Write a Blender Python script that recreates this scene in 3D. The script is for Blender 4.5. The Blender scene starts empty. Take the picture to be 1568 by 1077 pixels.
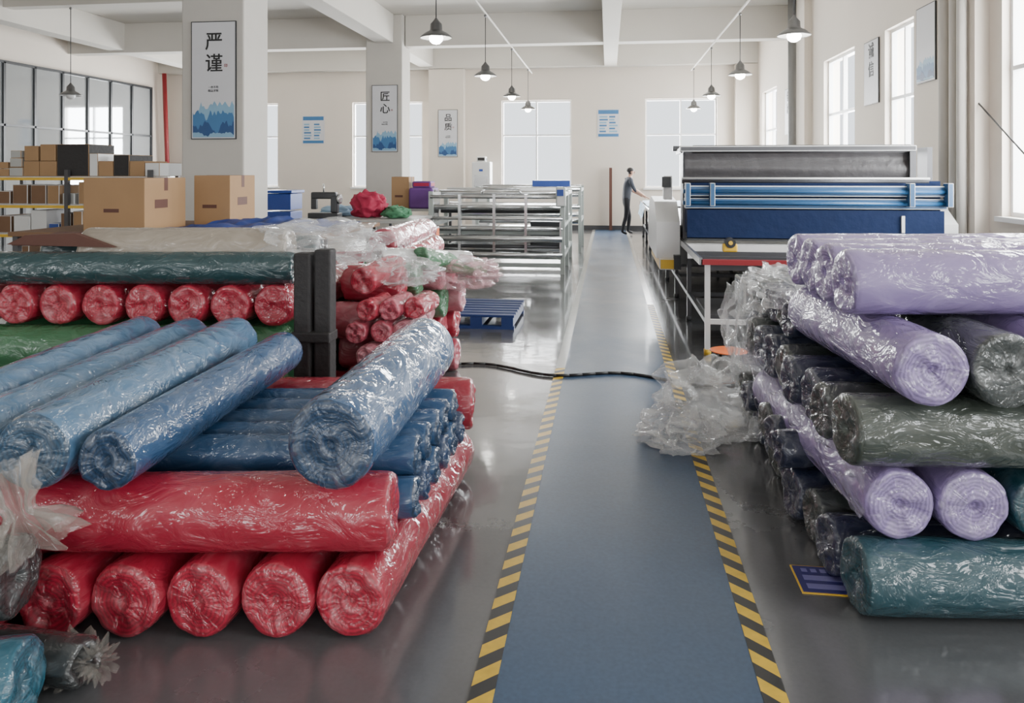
import bpy, bmesh, math, random
from mathutils import Vector, Matrix, noise
random.seed(7)
D=bpy.data; C=bpy.context
COL=C.scene.collection

# ------------------------------------------------------------------ materials
def newmat(name):
    m=D.materials.new(name); m.use_nodes=True
    nt=m.node_tree; b=nt.nodes.get('Principled BSDF')
    return m,nt,b
def nd(nt,t,**k):
    n=nt.nodes.new(t)
    for a,v in k.items(): setattr(n,a,v)
    return n
def mat(name,col,rough=.5,metal=0,coat=0,var=.06,scale=6,bump=0,bscale=30,emit=None,es=0,spec=.5):
    m,nt,b=newmat(name); L=nt.links.new
    b.inputs['Roughness'].default_value=rough; b.inputs['Metallic'].default_value=metal
    b.inputs['Coat Weight'].default_value=coat; b.inputs['Coat Roughness'].default_value=.1
    b.inputs['Specular IOR Level'].default_value=spec
    tc=nd(nt,'ShaderNodeTexCoord'); n=nd(nt,'ShaderNodeTexNoise'); n.inputs['Scale'].default_value=scale; n.inputs['Detail'].default_value=5
    L(tc.outputs['Object'],n.inputs['Vector'])
    mx=nd(nt,'ShaderNodeMix',data_type='RGBA')
    mx.inputs[6].default_value=(*[max(0,c*(1-var*2)) for c in col],1); mx.inputs[7].default_value=(*[min(1,c*(1+var*2)) for c in col],1)
    L(n.outputs['Fac'],mx.inputs[0]); L(mx.outputs[2],b.inputs['Base Color'])
    if bump:
        n2=nd(nt,'ShaderNodeTexNoise'); n2.inputs['Scale'].default_value=bscale; n2.inputs['Detail'].default_value=4
        L(tc.outputs['Object'],n2.inputs['Vector'])
        bp=nd(nt,'ShaderNodeBump'); bp.inputs['Strength'].default_value=bump; bp.inputs['Distance'].default_value=.02
        L(n2.outputs['Fac'],bp.inputs['Height']); L(bp.outputs['Normal'],b.inputs['Normal'])
    if emit:
        b.inputs['Emission Color'].default_value=(*emit,1); b.inputs['Emission Strength'].default_value=es
    return m
def rollmat(name,col,film=.35,end=False):
    """fabric seen through wrinkled clear film; milky streaks and shiny creases mixed into the colour"""
    m,nt,b=newmat(name); L=nt.links.new
    b.inputs['Roughness'].default_value=.6
    b.inputs['Coat Weight'].default_value=1; b.inputs['Coat Roughness'].default_value=.05; b.inputs['Coat IOR'].default_value=1.6
    tc=nd(nt,'ShaderNodeTexCoord'); oi=nd(nt,'ShaderNodeObjectInfo')
    ad=nd(nt,'ShaderNodeVectorMath',operation='ADD'); mul=nd(nt,'ShaderNodeMath',operation='MULTIPLY'); mul.inputs[1].default_value=31
    L(oi.outputs['Random'],mul.inputs[0]); L(tc.outputs['Object'],ad.inputs[0]); L(mul.outputs[0],ad.inputs[1])
    mp=nd(nt,'ShaderNodeMapping'); mp.inputs['Scale'].default_value=(1,1,.55) if not end else (1,1,1); mp.inputs['Rotation'].default_value=(.45,.3,0)
    L(ad.outputs[0],mp.inputs['Vector'])
    n1=nd(nt,'ShaderNodeTexNoise'); n1.inputs['Scale'].default_value=10; n1.inputs['Detail'].default_value=4; n1.inputs['Distortion'].default_value=1.4
    L(mp.outputs[0],n1.inputs['Vector'])
    n=nd(nt,'ShaderNodeTexNoise'); n.noise_type='RIDGED_MULTIFRACTAL'; n.inputs['Scale'].default_value=14; n.inputs['Detail'].default_value=4.5; n.inputs['Roughness'].default_value=.55; n.inputs['Distortion'].default_value=.8
    L(mp.outputs[0],n.inputs['Vector'])
    rp=nd(nt,'ShaderNodeValToRGB'); rp.color_ramp.elements[0].position=.48; rp.color_ramp.elements[1].position=.75
    L(n1.outputs['Fac'],rp.inputs[0])
    f=nd(nt,'ShaderNodeMath',operation='MULTIPLY'); f.inputs[1].default_value=film; L(rp.outputs[0],f.inputs[0])
    dk=nd(nt,'ShaderNodeMix',data_type='RGBA'); dk.inputs[6].default_value=(*[c*.68 for c in col],1); dk.inputs[7].default_value=(*[min(1,c*1.15) for c in col],1)
    hgt=n.outputs['Fac']; hgt1=n1.outputs['Fac']; fac=f.outputs[0]
    if end:
        sx=nd(nt,'ShaderNodeSeparateXYZ'); L(tc.outputs['Object'],sx.inputs[0])
        cb=nd(nt,'ShaderNodeCombineXYZ'); L(sx.outputs[0],cb.inputs[0]); L(sx.outputs[1],cb.inputs[1])
        ln=nd(nt,'ShaderNodeVectorMath',operation='LENGTH'); L(cb.outputs[0],ln.inputs[0])
        at=nd(nt,'ShaderNodeMath',operation='ARCTAN2'); L(sx.outputs[1],at.inputs[0]); L(sx.outputs[0],at.inputs[1])
        m1=nd(nt,'ShaderNodeMath',operation='MULTIPLY'); m1.inputs[1].default_value=420; L(ln.outputs['Value'],m1.inputs[0])
        a1=nd(nt,'ShaderNodeMath',operation='ADD'); L(m1.outputs[0],a1.inputs[0]); L(at.outputs[0],a1.inputs[1])
        a2=nd(nt,'ShaderNodeMath',operation='MULTIPLY_ADD'); L(n1.outputs['Fac'],a2.inputs[0]); a2.inputs[1].default_value=16; L(a1.outputs[0],a2.inputs[2])
        sn=nd(nt,'ShaderNodeMath',operation='SINE'); L(a2.outputs[0],sn.inputs[0])
        mr=nd(nt,'ShaderNodeMapRange'); mr.inputs['From Min'].default_value=-1; L(sn.outputs[0],mr.inputs['Value'])
        L(mr.outputs[0],dk.inputs[0])
        nm=nd(nt,'ShaderNodeVectorMath',operation='NORMALIZE'); L(cb.outputs[0],nm.inputs[0])
        sc=nd(nt,'ShaderNodeVectorMath',operation='MULTIPLY_ADD'); L(nm.outputs[0],sc.inputs[0]); sc.inputs[1].default_value=(1.3,1.3,1.3)
        s2=nd(nt,'ShaderNodeVectorMath',operation='SCALE'); L(ad.outputs[0],s2.inputs[0]); s2.inputs['Scale'].default_value=9; L(s2.outputs[0],sc.inputs[2])
        rn=nd(nt,'ShaderNodeTexNoise'); rn.noise_type='RIDGED_MULTIFRACTAL'; rn.inputs['Scale'].default_value=1.5; rn.inputs['Detail'].default_value=4; rn.inputs['Distortion'].default_value=.6
        L(sc.outputs[0],rn.inputs['Vector'])
        r2=nd(nt,'ShaderNodeMapRange'); r2.inputs['From Min'].default_value=.9; r2.inputs['From Max'].default_value=1.9; L(rn.outputs['Fac'],r2.inputs['Value'])
        c2=nd(nt,'ShaderNodeMapRange'); c2.inputs['From Min'].default_value=.01; c2.inputs['From Max'].default_value=.11; c2.inputs['To Min'].default_value=1.3; c2.inputs['To Max'].default_value=.35; L(ln.outputs['Value'],c2.inputs['Value'])
        pr=nd(nt,'ShaderNodeMath',operation='MULTIPLY'); L(r2.outputs[0],pr.inputs[0]); L(c2.outputs[0],pr.inputs[1])
        p2=nd(nt,'ShaderNodeMath',operation='MULTIPLY'); L(pr.outputs[0],p2.inputs[0]); p2.inputs[1].default_value=film*1.5  # milky film folds and their white highlights, mixed into the end colour
        mxx=nd(nt,'ShaderNodeMath',operation='MAXIMUM'); L(p2.outputs[0],mxx.inputs[0]); L(f.outputs[0],mxx.inputs[1]); fac=mxx.outputs[0]
        hgt=rn.outputs['Fac']
    else: L(n1.outputs['Fac'],dk.inputs[0])
    mx=nd(nt,'ShaderNodeMix',data_type='RGBA'); mx.clamp_factor=True; L(fac,mx.inputs[0]); L(dk.outputs[2],mx.inputs[6])
    w=[.6*c+.28 for c in col]; mx.inputs[7].default_value=(*w,1)
    L(mx.outputs[2],b.inputs['Base Color'])
    bp1=nd(nt,'ShaderNodeBump'); bp1.inputs['Strength'].default_value=.9; bp1.inputs['Distance'].default_value=.035
    L(hgt1,bp1.inputs['Height'])
    bp=nd(nt,'ShaderNodeBump'); bp.inputs['Strength'].default_value=1; bp.inputs['Distance'].default_value=.011
    L(hgt,bp.inputs['Height']); L(bp1.outputs[0],bp.inputs['Normal']); L(bp.outputs['Normal'],b.inputs['Coat Normal'])
    bp2=nd(nt,'ShaderNodeBump'); bp2.inputs['Strength'].default_value=.3; bp2.inputs['Distance'].default_value=.012
    L(hgt1,bp2.inputs['Height']); L(bp2.outputs['Normal'],b.inputs['Normal'])
    return m
def filmmat(name,col=(.85,.86,.86),lo=.12,hi=.72,rough=.08):
    m,nt,b=newmat(name); L=nt.links.new
    b.inputs['Base Color'].default_value=(*col,1); b.inputs['Roughness'].default_value=rough; b.inputs['Specular IOR Level'].default_value=1
    out=nt.nodes.get('Material Output')
    tc=nd(nt,'ShaderNodeTexCoord'); n=nd(nt,'ShaderNodeTexNoise'); n.noise_type='RIDGED_MULTIFRACTAL'; n.inputs['Scale'].default_value=6; n.inputs['Detail'].default_value=4; n.inputs['Distortion'].default_value=1.
    L(tc.outputs['Object'],n.inputs['Vector'])
    mr=nd(nt,'ShaderNodeMapRange'); mr.inputs['From Min'].default_value=.5; mr.inputs['From Max'].default_value=1.8; mr.inputs['To Min'].default_value=lo; mr.inputs['To Max'].default_value=hi
    L(n.outputs['Fac'],mr.inputs['Value'])
    lw=nd(nt,'ShaderNodeLayerWeight'); lw.inputs['Blend'].default_value=.35
    ad=nd(nt,'ShaderNodeMath',operation='MULTIPLY_ADD'); L(lw.outputs['Facing'],ad.inputs[0]); ad.inputs[1].default_value=.35; L(mr.outputs[0],ad.inputs[2]); ad.use_clamp=True
    bp=nd(nt,'ShaderNodeBump'); bp.inputs['Strength'].default_value=.7; bp.inputs['Distance'].default_value=.01; L(n.outputs['Fac'],bp.inputs['Height']); L(bp.outputs[0],b.inputs['Normal'])
    tr=nd(nt,'ShaderNodeBsdfTransparent'); ms=nd(nt,'ShaderNodeMixShader')
    L(ad.outputs[0],ms.inputs[0]); L(tr.outputs[0],ms.inputs[1]); L(b.outputs[0],ms.inputs[2]); L(ms.outputs[0],out.inputs[0])
    return m

WALL=mat('wall_paint',(.66,.595,.52),.85,var=.02,scale=1.5)
CEIL=mat('ceiling_paint',(.56,.53,.48),.9,var=.03,scale=1)
COLM=mat('column_paint',(.48,.455,.415),.8,var=.02)
WHITE=mat('white_enamel',(.62,.62,.61),.35,var=.02)
WFR=mat('window_frame_white',(.7,.7,.7),.4,var=.02)
BLACK=mat('black_paint',(.02,.022,.025),.4)
DARK=mat('dark_rubber',(.02,.018,.018),.7,bump=.3)
STEEL=mat('brushed_steel',(.55,.56,.56),.25,metal=.9)
DSTEEL=mat('dark_steel',(.08,.08,.085),.4,metal=.6)
PIPEG=mat('pipe_grey',(.20,.20,.20),.5)
SAGE=mat('sage_machine_paint',(.36,.40,.38),.45)
BLUEP=mat('machine_blue',(.014,.075,.18),.4,coat=.1)
NAVY=mat('navy_cloth',(.004,.012,.045),.8,bump=.3,bscale=12,spec=.2)
GREYF=mat('grey_mesh_film',(.055,.052,.054),.35,bump=.5,bscale=9)
YEL=mat('yellow_paint',(.65,.40,.03),.45)
ORG=mat('orange_plastic',(.75,.16,.04),.4)
REDP=mat('red_paint',(.26,.02,.025),.4)
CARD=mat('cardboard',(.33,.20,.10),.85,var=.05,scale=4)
CARDD=mat('cardboard_dark',(.18,.10,.055),.85,var=.05)  # darker cardboard, for the packing table top and some cartons
BROWN=mat('brown_board',(.10,.04,.028),.7)
BPLAS=mat('blue_plastic',(.015,.055,.28),.4)
PALLET=mat('pallet_blue',(.010,.03,.13),.5)
GREEN=mat('green_cloth',(.06,.2,.10),.7)
MAG=mat('magenta_cloth',(.34,.012,.05),.7,bump=.4,bscale=10)
PURC=mat('purple_cloth',(.12,.04,.20),.7)
SIGN=mat('floor_sign_purple',(.03,.028,.14),.4)
SIGNT=mat('floor_sign_print',(.16,.15,.34),.4)
LBLUE=mat('pale_blue_cloth',(.30,.45,.60),.6,bump=.3,bscale=8)
TABLE=mat('table_top',(.38,.38,.36),.4)
PAPER=mat('poster_paper',(.56,.56,.58),.5,var=.02)
PB1=mat('poster_blue_light',(.20,.36,.50),.5); PB2=mat('poster_blue_mid',(.04,.15,.32),.5); PB3=mat('poster_blue_deep',(.012,.06,.18),.5)
INK=mat('ink',(.01,.01,.01),.6)
LAMPM=mat('lamp_shade_metal',(.18,.18,.18),.3,metal=.8)
BULB=mat('lamp_bulb',(.9,.9,.9),.4,emit=(1,.97,.9),es=30)
CABLE=mat('cable_rubber',(.012,.012,.012),.5)
SKIN=mat('skin',(.42,.24,.17),.55); HAIR=mat('hair',(.012,.01,.01),.6)
SHIRT=mat('grey_shirt',(.045,.05,.065),.8); TROU=mat('dark_trousers',(.015,.015,.02),.8); SHOE=mat('shoes',(.02,.02,.02),.5)
FILM=filmmat('clear_film'); FILMP=filmmat('pink_film',(.70,.42,.45),.2,.7); FILMB=filmmat('brown_film',(.40,.37,.33),.2,.75)
FILML=filmmat('lilac_film',(.52,.49,.64),.12,.65)

def glassmat():
    m,nt,b=newmat('partition_glass'); b.inputs['Base Color'].default_value=(.42,.44,.45,1); b.inputs['Metallic'].default_value=.5; b.inputs['Roughness'].default_value=.04
    return m
GLASS=glassmat()
def floormat(name,col,r0,r1,spec=.5,fine=0,coat=0):
    m,nt,b=newmat(name); L=nt.links.new
    tc=nd(nt,'ShaderNodeTexCoord'); n=nd(nt,'ShaderNodeTexNoise'); n.inputs['Scale'].default_value=1.1; n.inputs['Detail'].default_value=8; n.inputs['Roughness'].default_value=.6
    L(tc.outputs['Object'],n.inputs['Vector'])
    mx=nd(nt,'ShaderNodeMix',data_type='RGBA'); mx.inputs[6].default_value=(*[c*.75 for c in col],1); mx.inputs[7].default_value=(*[c*1.25 for c in col],1)
    L(n.outputs['Fac'],mx.inputs[0]); 
    nf=nd(nt,'ShaderNodeTexNoise'); nf.inputs['Scale'].default_value=60; nf.inputs['Detail'].default_value=3; L(tc.outputs['Object'],nf.inputs['Vector'])
    mrf=nd(nt,'ShaderNodeMapRange'); mrf.inputs['To Min'].default_value=1-fine; mrf.inputs['To Max'].default_value=1+fine; L(nf.outputs['Fac'],mrf.inputs['Value'])
    vm=nd(nt,'ShaderNodeVectorMath',operation='SCALE'); L(mx.outputs[2],vm.inputs[0]); L(mrf.outputs[0],vm.inputs['Scale']); L(vm.outputs[0],b.inputs['Base Color'])
    mr=nd(nt,'ShaderNodeMapRange'); mr.inputs['From Min'].default_value=.3; mr.inputs['From Max'].default_value=.7; mr.inputs['To Min'].default_value=r0; mr.inputs['To Max'].default_value=r1
    L(n.outputs['Fac'],mr.inputs['Value']); L(mr.outputs[0],b.inputs['Roughness'])
    b.inputs['Specular IOR Level'].default_value=spec
    b.inputs['Coat Weight'].default_value=coat; b.inputs['Coat Roughness'].default_value=.08
    n2=nd(nt,'ShaderNodeTexNoise'); n2.inputs['Scale'].default_value=2.5; n2.inputs['Detail'].default_value=3; L(tc.outputs['Object'],n2.inputs['Vector'])
    bp=nd(nt,'ShaderNodeBump'); bp.inputs['Strength'].default_value=.14; bp.inputs['Distance'].default_value=.02; L(n2.outputs['Fac'],bp.inputs['Height']); L(bp.outputs[0],b.inputs['Normal']); L(bp.outputs[0],b.inputs['Coat Normal'])
    return m
FLOOR=floormat('grey_epoxy',(.088,.089,.092),.14,.30,.8,.1,.6)
PATH=floormat('blue_epoxy',(.036,.068,.122),.30,.44,.45,.3,.08)
def tapemat(name,sgn):
    m,nt,b=newmat(name); L=nt.links.new
    tc=nd(nt,'ShaderNodeTexCoord'); s=nd(nt,'ShaderNodeSeparateXYZ'); L(tc.outputs['Object'],s.inputs[0])
    a=nd(nt,'ShaderNodeMath',operation='MULTIPLY_ADD'); L(s.outputs[0],a.inputs[0]); a.inputs[1].default_value=sgn*.9; L(s.outputs[1],a.inputs[2])
    dv=nd(nt,'ShaderNodeMath',operation='MULTIPLY'); dv.inputs[1].default_value=1/.135; L(a.outputs[0],dv.inputs[0])
    fr=nd(nt,'ShaderNodeMath',operation='FRACT'); L(dv.outputs[0],fr.inputs[0])
    g=nd(nt,'ShaderNodeMath',operation='GREATER_THAN'); g.inputs[1].default_value=.5; L(fr.outputs[0],g.inputs[0])
    wn_=nd(nt,'ShaderNodeTexNoise'); wn_.inputs['Scale'].default_value=25; wn_.inputs['Detail'].default_value=6; L(tc.outputs['Object'],wn_.inputs['Vector'])
    ye=nd(nt,'ShaderNodeMix',data_type='RGBA'); ye.inputs[6].default_value=(.40,.26,.02,1); ye.inputs[7].default_value=(.74,.47,.03,1); L(wn_.outputs['Fac'],ye.inputs[0])
    mx=nd(nt,'ShaderNodeMix',data_type='RGBA'); mx.inputs[6].default_value=(.02,.02,.02,1); L(ye.outputs[2],mx.inputs[7])
    L(g.outputs[0],mx.inputs[0]); L(mx.outputs[2],b.inputs['Base Color']); b.inputs['Roughness'].default_value=.35
    return m
TAPEL=tapemat('hazard_tape_l',-1); TAPER=tapemat('hazard_tape_r',1)
PALE=mat('worn_tape_glare',(.32,.32,.30),.2)  # worn tape, with the reflection along it put into the pale colour

# ------------------------------------------------------------------ builder
class M:
    def __init__(s): s.bm=bmesh.new(); s.mats=[]
    def mi(s,m):
        if m not in s.mats: s.mats.append(m)
        return s.mats.index(m)
    def _asg(s,vs,m,smooth=False):
        i=s.mi(m); fs=set(f for v in vs for f in v.link_faces)
        for f in fs: f.material_index=i; f.smooth=smooth
    def box(s,x0,x1,y0,y1,z0,z1,m,bev=0,rot=None):
        r=bmesh.ops.create_cube(s.bm,size=1); vs=r['verts']
        c=Vector(((x0+x1)/2,(y0+y1)/2,(z0+z1)/2)); S=Matrix.Diagonal((abs(x1-x0),abs(y1-y0),abs(z1-z0),1))
        R=rot.to_4x4() if rot else Matrix.Identity(4)
        bmesh.ops.transform(s.bm,matrix=Matrix.Translation(c)@R@S,verts=vs)
        s._asg(vs,m)
        if bev:
            es=list(set(e for v in vs for e in v.link_edges))
            bmesh.ops.bevel(s.bm,geom=es,offset=bev,segments=2,affect='EDGES',profile=.5)
        return s
    def cyl(s,p1,p2,r,m,seg=14,r2=None,caps=True):
        p1=Vector(p1);p2=Vector(p2);d=p2-p1
        q=d.to_track_quat('Z','Y').to_matrix().to_4x4()
        res=bmesh.ops.create_cone(s.bm,cap_ends=caps,segments=seg,radius1=r,radius2=r if r2 is None else r2,depth=d.length)
        bmesh.ops.transform(s.bm,matrix=Matrix.Translation((p1+p2)/2)@q,verts=res['verts'])
        s._asg(res['verts'],m,True)
        for f in set(f for v in res['verts'] for f in v.link_faces):
            if len(f.verts)>4: f.smooth=False
        return s
    def tube(s,pts,r,m,seg=8):
        for a,b in zip(pts[:-1],pts[1:]): s.cyl(a,b,r,m,seg)
        for p in pts[1:-1]: s.ball(p,(r,r,r),m,1)
        return s
    def ball(s,c,rad,m,sub=2):
        res=bmesh.ops.create_icosphere(s.bm,subdivisions=sub,radius=1)
        bmesh.ops.transform(s.bm,matrix=Matrix.Translation(c)@Matrix.Diagonal((*rad,1)),verts=res['verts'])
        s._asg(res['verts'],m,True); return s
    def poly(s,pts,m):
        vs=[s.bm.verts.new(p) for p in pts]; f=s.bm.faces.new(vs); f.material_index=s.mi(m); return s
    def prism(s,pts,axis,a0,a1,m):
        def P(u,v,a): return {'x':(a,u,v),'y':(u,a,v),'z':(u,v,a)}[axis]
        A=[s.bm.verts.new(P(u,v,a0)) for u,v in pts]; B=[s.bm.verts.new(P(u,v,a1)) for u,v in pts]
        i=s.mi(m); n=len(pts)
        fs=[s.bm.faces.new(A),s.bm.faces.new(B[::-1])]
        for k in range(n): fs.append(s.bm.faces.new((A[k],B[k],B[(k+1)%n],A[(k+1)%n])))
        for f in fs: f.material_index=i
        return s
    def lathe(s,prof,c,m,seg=28,m2=None):
        rings=[]
        for r,z in prof:
            rings.append([s.bm.verts.new((c[0]+r*math.cos(2*math.pi*k/seg),c[1]+r*math.sin(2*math.pi*k/seg),c[2]+z)) for k in range(seg)])
        i=s.mi(m)
        for a,b in zip(rings[:-1],rings[1:]):
            for k in range(seg):
                f=s.bm.faces.new((a[k],a[(k+1)%seg],b[(k+1)%seg],b[k])); f.material_index=i; f.smooth=True
        return s
    def finish(s,name,origin=None,recalc=True):
        if recalc: bmesh.ops.recalc_face_normals(s.bm,faces=s.bm.faces)
        if origin is None:
            xs=[v.co.x for v in s.bm.verts]; ys=[v.co.y for v in s.bm.verts]; zs=[v.co.z for v in s.bm.verts]
            origin=Vector(((min(xs)+max(xs))/2,(min(ys)+max(ys))/2,min(zs)))
        o=Vector(origin)
        bmesh.ops.translate(s.bm,vec=-o,verts=s.bm.verts)
        me=D.meshes.new(name); s.bm.to_mesh(me); s.bm.free()
        for m in s.mats: me.materials.append(m)
        ob=D.objects.new(name,me); ob.location=o; COL.objects.link(ob); return ob

# ------------------------------------------------------------------ room
XL,XR,YB,ZC=-13.0,3.9,20.4,5.15
Y0=-6.0; YP0=Y0+.02; YP1=YB-.04
M().box(XL-.3,XR+.3,Y0-.3,YB+.3,-.1,0,FLOOR).finish('floor')
M().box(-.345,.465,YP0,YP1,0,.003,PATH).finish('walkway_paint')
M().box(-.42,-.345,YP0,6.0,0,.005,TAPEL).finish('hazard_tape',origin=(0,0,0))
M().box(.465,.54,YP0,9.0,0,.005,TAPER).finish('hazard_tape',origin=(0,0,0))
M().box(-.42,-.345,6.0,YP1,0,.005,PALE).finish('floor_line_tape')  # pale stretch: worn tape plus a painted reflection
M().box(.465,.54,9.0,YP1,0,.005,PALE).finish('floor_line_tape')
M().box(XL-.3,XR+.3,Y0-.3,YB+.3,ZC,ZC+.2,CEIL).finish('ceiling')

def wall(name,axis,p0,p1,a0,a1,ops,z1=ZC):
    m=M()
    def bx(u0,u1,zz0,zz1):
        if u1-u0<.001 or zz1-zz0<.001: return
        if axis=='x': m.box(u0,u1,p0,p1,zz0,zz1,WALL)
        else: m.box(p0,p1,u0,u1,zz0,zz1,WALL)
    cur=a0
    for o0,o1,zb,zt in sorted(ops):
        bx(cur,o0,0,z1); bx(o0,o1,0,zb); bx(o0,o1,zt,z1); cur=o1
    bx(cur,a1,0,z1)
    return m.finish(name)
BW=[(-11.5,-9.5),(-7.25,-5.2),(-2.94,-1.0),(1.0,2.91)]
RW=[(17.9,19.5),(12.4,14.1),(10.1,11.1),(6.0,7.95),(3.0,5.0),(0,2),(-4.5,-2.5)]
FW_ADDED=[(-11.5,-9.5),(-7.25,-5.2),(-2.94,-1.0),(1.0,2.91)]  # unseen windows behind the camera, added for highlights on the film
wall('wall_back','x',YB,YB+.28,XL-.3,XR+.3,[(a,b,1.15,3.57) for a,b in BW])
wall('wall_front','x',Y0-.28,Y0,XL-.3,XR+.3,[(a,b,1.15,3.57) for a,b in FW_ADDED])
wall('wall_right','y',XR,XR+.28,Y0,YB,[(a,b,1.15,3.6) for a,b in RW])
wn=0
def arealight(name,loc,rot,sx,sy,L,col=(1,1,1)):
    l=D.lights.new(name,'AREA'); l.shape='RECTANGLE'; l.size=sx; l.size_y=sy; l.energy=L*math.pi*sx*sy; l.color=col
    o=D.objects.new(name,l); o.location=loc; o.rotation_euler=rot; COL.objects.link(o)
def window(axis,a,b,zb,zt,p,split=.6,L=24,sg=1):
    global wn; wn+=1
    m=M(); t=.045
    def bx(u0,u1,z0,z1,d0=.08,d1=.15):
        if axis=='x': m.box(u0,u1,p+sg*d0,p+sg*d1,z0,z1,WFR)
        else: m.box(p+d0,p+d1,u0,u1,z0,z1,WFR)
    bx(a,b,zb,zb+t);bx(a,b,zt-t,zt);bx(a,a+t,zb+t,zt-t);bx(b-t,b,zb+t,zt-t)
    mid=(a+b)/2; zm=zb+(zt-zb)*split
    bx(mid-t/2,mid+t/2,zb+t,zt-t); bx(a+t,b-t,zm-t/2,zm+t/2,.07,.16)
    if axis=='x': m.box(a-.05,b+.05,p-sg*.05,p+sg*.02,zb-.05,zb-.001,WFR)
    else: m.box(p-.05,p+.02,a-.05,b+.05,zb-.05,zb-.001,WFR)
    m.finish('window_%d'%wn)
    c=(a+b)/2; z=(zb+zt)/2
    if axis=='x': arealight('end_wall_light_%d'%wn,(c,p+sg*.4,z),(math.radians(-90*sg),0,0),b-a+.3,zt-zb+.3,L,(.96,.985,1))  # daylight at the back wall, added highlight lights at the front
    else: arealight('daylight_side_%d'%wn,(p+.4,c,z),(0,math.radians(90),0),zt-zb+.3,b-a+.3,L,(.96,.985,1))
for a,b in BW: window('x',a,b,1.15,3.57,YB,L=42)
for a,b in RW: window('y',a,b,1.15,3.6,XR,L=28 if a>5.5 else 12)
for a,b in FW_ADDED: window('x',a,b,1.15,3.57,Y0,L=9,sg=-1)  # added out-of-view windows and lights, for crisp reflections
wall('wall_left','y',XL-.3,XL,Y0,YB,[])
m=M(); 
m.box(XL+.03,XL+.06,11.0,19.6,0,3.97,GLASS)
for k in range(11):
    y=19.6-.865*k
    m.box(XL+.02,XL+.10,y-.03,y+.03,0,3.97,BLACK)
m.box(XL+.02,XL+.1,10.95,19.63,3.94,4.0,BLACK); m.box(XL+.02,XL+.1,10.95,19.63,2.58,2.63,BLACK); m.box(XL+.02,XL+.1,10.95,19.63,.9,.95,BLACK)
m.finish('glass_partition')
m=M(); m.box(-4.95,-3.96,YB-.3,YB,0,4.44,WALL); m.finish('trim_1')
m=M(); m.box(3.35,XR,YB-.33,YB,0,4.44,WALL); m.finish('trim_2')
m=M(); m.box(XR-.14,XR,14.9,15.5,0,ZC,WALL); m.finish('trim_3')
m=M(); m.box(XR-.14,XR,8.2,8.9,0,ZC,WALL); m.finish('trim_4')
m=M(); m.box(XL,XR,YB-.03,YB,0,.12,DSTEEL); m.finish('baseboard_back')
for y in (8.9,16.2):
    M().box(-5.45,-4.6,y,y+.68,0,ZC,COLM,bev=.02).finish('column')
def beam(x0,x1,y0,y1,zb): M().box(x0,x1,y0,y1,zb,ZC,CEIL,bev=.01).finish('ceiling_beam')
beam(-5.2,-4.8,Y0,16.2,4.5); beam(-5.2,-4.8,16.9,YB-.37,4.5)
beam(-.1,.23,Y0,YB-.37,4.42)
beam(-11.9,-11.5,Y0,YB-.37,4.5)
for y in (9.05,16.4):
    M().box(XL,-5.47,y,y+.35,4.45,ZC-.001,CEIL).finish('ceiling_beam')
    M().box(-4.58,XR,y,y+.35,4.45,ZC-.001,CEIL).finish('ceiling_beam')
M().box(XL,XR,12.8,13.05,4.75,ZC-.001,CEIL).finish('ceiling_beam')
M().box(XL,XR,YB-.36,YB,4.45,ZC-.001,CEIL).finish('ceiling_beam')
M().cyl((-12.75,20.2,0),(-12.75,19.95,4.44),.06,REDP).finish('red_fire_pipe')
for y,r in ((8.78,.05),(8.55,.035),(8.35,.05),(15.6,.08)):
    M().cyl((XR-.20,y,0),(XR-.20,y,ZC),r,COLM if y<10 else PIPEG).finish('wall_pipe')
M().tube([(3.80,9.6,4.6),(3.80,9.0,3.3),(3.80,8.2,2.3),(3.82,7.3,1.7)],.008,CABLE).finish('wall_cable')
for X in (-2.05,2.18):
    M().cyl((X,Y0,4.27),(X,YB-.37,4.27),.018,COLM,8).finish('lighting_conduit')
def lamp(x,y,zb,lit=True,top=4.25):
    m=M(); 
    m.lathe([(.19,0),(.192,.012),(.175,.03),(.13,.065),(.09,.085),(.075,.10),(.07,.17),(.045,.20),(.02,.23),(.008,.25)],(x,y,zb),LAMPM)
    m.lathe([(.185,.004),(.125,.06),(.07,.085),(.0,.09)],(x,y,zb),WHITE)
    m.ball((x,y,zb+.0),(.085,.085,.075),BULB if lit else WHITE,2)
    m.cyl((x,y,zb+.24),(x,y,top),.007,CABLE,6)
    m.ball((x,y,top-.03),(.03,.03,.03),LAMPM,1)
    m.finish('pendant_lamp',recalc=False)
for y in (-2.0,1.6,5.2,8.8,12.4,15.85,19.1):  # the nearest, out-of-view pairs are added for highlights
    lamp(-2.05,y-.1,3.2); lamp(2.18,y+.3,3.2)
lamp(-10.2,12.95,3.05,False,4.75)

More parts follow.
